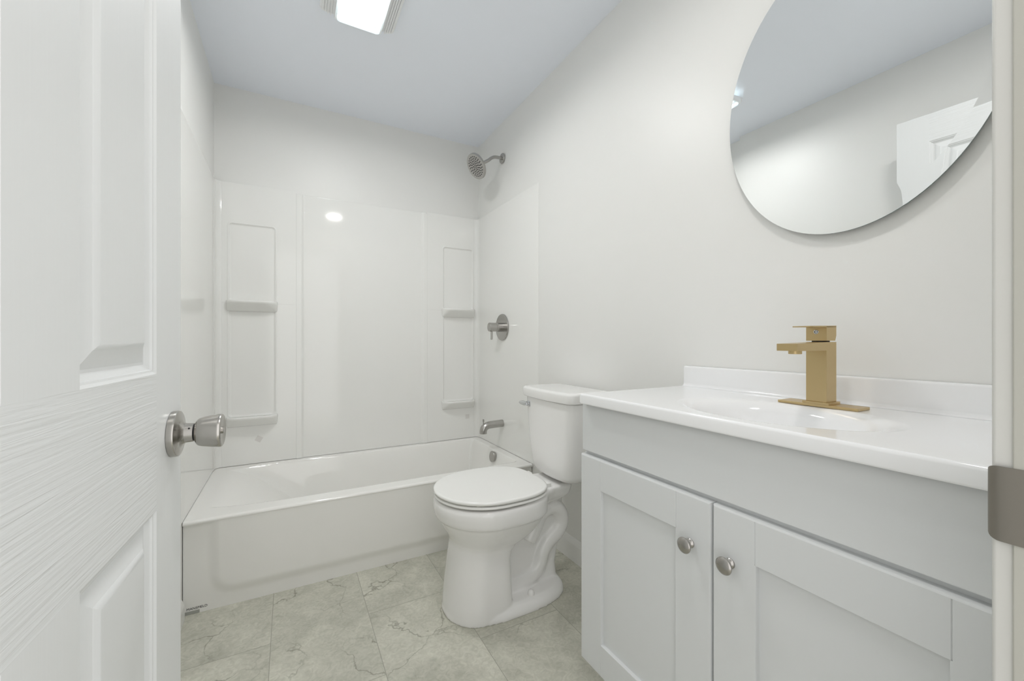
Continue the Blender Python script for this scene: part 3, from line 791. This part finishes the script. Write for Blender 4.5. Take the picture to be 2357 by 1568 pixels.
loops = [proj_rect(0.006, z_under), proj_rect(0.002, z_under + 0.0008), proj_rect(0.0, z_under + 0.004), proj_rect(0.0, CZ - 0.006), proj_rect(0.0012, CZ - 0.002), proj_rect(0.004, CZ), proj_rect(0.006, CZ),
         ell(BA + 0.010, BB + 0.010, CZ), ell(BA + 0.004, BB + 0.004, CZ - 0.0004), ell(BA - 0.004, BB - 0.005, CZ - 0.0018), ell(BA - 0.012, BB - 0.016, CZ - 0.0050), ell(BA - 0.020, BB - 0.028, CZ - 0.0110), ell(BA - 0.028, BB - 0.042, CZ - 0.022), ell(BA - 0.037, BB - 0.058, CZ - 0.045),
         ell(BA - 0.050, BB - 0.082, CZ - 0.082), ell(BA - 0.078, BB - 0.122, CZ - 0.108), ell(0.025, 0.025, CZ - 0.120)]
loft(bm, loops, False, True)
# underside ring
obj('countertop', bm, M['counter'], vt, angle=40)
bm = B()
P = [(W - 0.0225, CZ - 0.001), (W - 0.0225, 0.9395), (W - 0.0205, 0.9440), (W - 0.0165, 0.9455), (W - 0.002, 0.9455), (W - 0.002, CZ - 0.001)]
# cove at the foot of the splash
P = [(W - 0.032, CZ + 0.0002), (W - 0.027, CZ + 0.0012), (W - 0.0238, CZ + 0.0045), (W - 0.0228, CZ + 0.010)] + P[1:5] + [(W - 0.002, CZ + 0.0002)]
loft(bm, [[(x, CY1 - 0.0035 - (0.0 if k else 0.0), z) for x, z in P] if k else [(x + (0.0), CY1 - 0.001, z) for x, z in P] for k in (0, 1)] + [[(x, CY0, z) for x, z in P]])
obj('backsplash', bm, M['counter'], vt, angle=40)
bm = B(); lathe(bm, (BX, BY, CZ - 0.1198), (0, 0, 1), [(0, 0.0235), (0.002, 0.0225), (0.0022, 0.0)], 36); obj('drain', bm, M['chrome'], vt, label='round chrome drain')

# faucet
FX, FYc = 1.417, -2.178
fa = thing('faucet', 'square brushed gold single handle faucet on the sink top', 'faucet', (FX, FYc, CZ))
bm = B(); box(bm, FX - 0.0275, FX + 0.0275, FYc - 0.0800, FYc + 0.0800, CZ, CZ + 0.0062, 0.0025, 3); obj('deck_plate', bm, M['brass'], fa)
bm = B(); box(bm, FX - 0.0265, FX + 0.0255, FYc - 0.0265, FYc + 0.0265, CZ + 0.0062, CZ + 0.0112, 0.0008); obj('base_collar', bm, M['brass'], fa)
bm = B(); box(bm, FX - 0.022, FX + 0.0125, FYc - 0.0205, FYc + 0.0205, CZ + 0.0112, 1.0262, 0.0008)
box(bm, FX + 0.0115, FX + 0.022, FYc - 0.0205, FYc + 0.0205, CZ + 0.0112, 1.0262, 0.0008)
obj('body', bm, M['brass'], fa)
bm = B()
P = [(FX - 0.0215, 1.0070), (FX - 0.0215, 1.0258), (FX - 0.140, 1.0225), (FX - 0.140, 1.0075)]
loft(bm, [[(x, FYc + s * 0.0205, z) for x, z in P] for s in (-1, 1)]); obj('spout', bm, M['brass'], fa)
bm = B(); lathe(bm, (FX - 0.108, FYc, 1.008), (0, 0, -1), [(0, 0.0125), (0.0075, 0.0125), (0.0078, 0.0105), (0.006, 0.0100), (0.006, 0.0)], 32); obj('aerator', bm, M['brass'], fa)
bm = B(); lathe(bm, (FX - 0.002, FYc, 1.0262), (0, 0, 1), [(0, 0.0165), (0.0035, 0.0165)], 32); obj('cartridge_ring', bm, M['dark'], fa, label='thin dark ring')
bm = B()
P = [(FX - 0.0215, 1.0290), (FX + 0.0165, 1.0290), (FX + 0.0215, 1.0410), (FX + 0.0215, 1.0605), (FX - 0.0215, 1.0605)]
loft(bm, [[(x, FYc + s * 0.0205, z) for x, z in P] for s in (-1, 1)]); hnd = obj('handle', bm, M['brass'], fa)
bm = B(); 
P = [(FX - 0.078, 1.0588), (FX + 0.0215, 1.0600), (FX + 0.0215, 1.0632), (FX - 0.078, 1.0612)]
loft(bm, [[(x, FYc + s * 0.0205, z) for x, z in P] for s in (-1, 1)]); obj('lever', bm, M['brass'], hnd)
bm = B(); lathe(bm, (FX - 0.0213, FYc, 1.0490), (-1, 0, 0), [(0, 0.0052), (0.001, 0.0050), (0.0012, 0.0036), (0.0004, 0.0030), (0.0004, 0.0)], 24); obj('screw_cap', bm, M['chrome'], hnd, label='small polished screw cap with two dots')
bm = B()
for s in (-1, 1): lathe(bm, (FX - 0.0217, FYc + s * 0.0022, 1.0490), (-1, 0, 0), [(0, 0.0010), (0.0006, 0.0009), (0.0007, 0.0)], 12)
obj('dot', bm, M['dark'], hnd)

# ------------------------------------------------------------------ mirror
MY, MZ, MA, MB_ = -2.180, 1.6465, 0.2805, 0.3585
mi = thing('wall_mirror', 'frameless oval mirror on the right wall above the sink', 'mirror', (W - 0.012, MY, MZ - MB_))
MXF = W - 0.0205
def me_r(n=128): return [(MXF + 0.00085 * math.cos(2 * PI * k / n), MY + MA * math.cos(2 * PI * k / n), MZ + MB_ * math.sin(2 * PI * k / n)) for k in range(n)]
def me_l(x, ins, n=128): return [(x, MY + (MA - ins) * math.cos(2 * PI * k / n), MZ + (MB_ - ins) * math.sin(2 * PI * k / n)) for k in range(n)]
bm = B()
vs = loft(bm, [me_l(MXF + 0.005, 0.0), me_r()], False, False, True, 1)
loft(bm, [me_r(), me_l(MXF, 0.030)], False, False, True, 0)
loft(bm, [me_l(MXF, 0.030), me_l(MXF, 0.05)], False, True, True, 0)
loft(bm, [me_l(MXF + 0.005, 0.0), me_l(MXF + 0.005, 0.05)], False, True, True, 1)
bmesh.ops.remove_doubles(bm, verts=bm.verts[:], dist=1e-6)
obj('glass', bm, [M['mirror'], M['mirror_edge']], mi, angle=1)
bm = B(); loft(bm, [me_l(MXF + 0.0052, 0.030), me_l(W - 0.0005, 0.030)]); obj('backing', bm, M['back'], mi)

# ------------------------------------------------------------------ ceiling fan light
LX0, LX1, LY1, LY0 = 0.517, 0.692, -0.842, -1.225
cf_ = thing('ceiling_light', 'rectangular white ceiling fan light with glowing lens and ribbed sides', 'ceiling light', ((LX0 + LX1) / 2, (LY0 + LY1) / 2, CEIL))
bm = B()
def cl_l(i, z, r=0.02): return [(x, y, z) for x, y in rrect(0.458 + i, 0.756 - i, LY0 + 0.015 + i * 0.5, LY1 + 0.030 - i * 0.5, r, 6)]
loft(bm, [cl_l(0, CEIL), cl_l(0, CEIL - 0.006), cl_l(0.003, CEIL - 0.011), cl_l(0.012, CEIL - 0.014), cl_l(0.045, CEIL - 0.028), cl_l(0.06, CEIL - 0.030)])
gr = obj('grille', bm, M['grille'], cf_, angle=40)
for s in (0, 1):
    for k in range(4):
        xx = (0.470 + 0.0098 * k) if s == 0 else (0.744 - 0.0098 * k)
        zt = CEIL - 0.013 - 0.0042 * k
        bm = B(); box(bm, xx - 0.0022, xx + 0.0022, LY0 + 0.05, LY1 + 0.012, zt - 0.007, zt + 0.004, 0.001); obj('rib', bm, M['grille'], gr)
bm = B()
def ln_l(i, z): return [(x, y, z) for x, y in rrect(LX0 + i, LX1 - i, LY0 + i, LY1 - i, 0.014, 6)]
loft(bm, [ln_l(-0.006, CEIL - 0.020), ln_l(-0.006, CEIL - 0.046), ln_l(-0.004, CEIL - 0.049), ln_l(0.0035, CEIL - 0.049), ln_l(0.0035, CEIL - 0.032)], False, False)
obj('lens_frame', bm, M['grille'], cf_, angle=40)
bm = B()
loft(bm, [ln_l(0.0035, CEIL - 0.049), ln_l(0.004, CEIL - 0.0575), ln_l(0.010, CEIL - 0.060), ln_l(0.03, CEIL - 0.061)], False, True)
obj('lens', bm, M['lens'], cf_, label='frosted glowing lens')
lamp = bpy.data.lights.new('ceiling_lamp', 'AREA'); lamp.shape = 'RECTANGLE'; lamp.size = 0.09; lamp.size_y = 0.24
lamp.energy = 8.8; lamp.color = (1.0, 0.975, 0.955)
lo = bpy.data.objects.new('lamp', lamp); C.objects.link(lo); lo.parent = cf_; lo.location = (0, 0, -0.033)
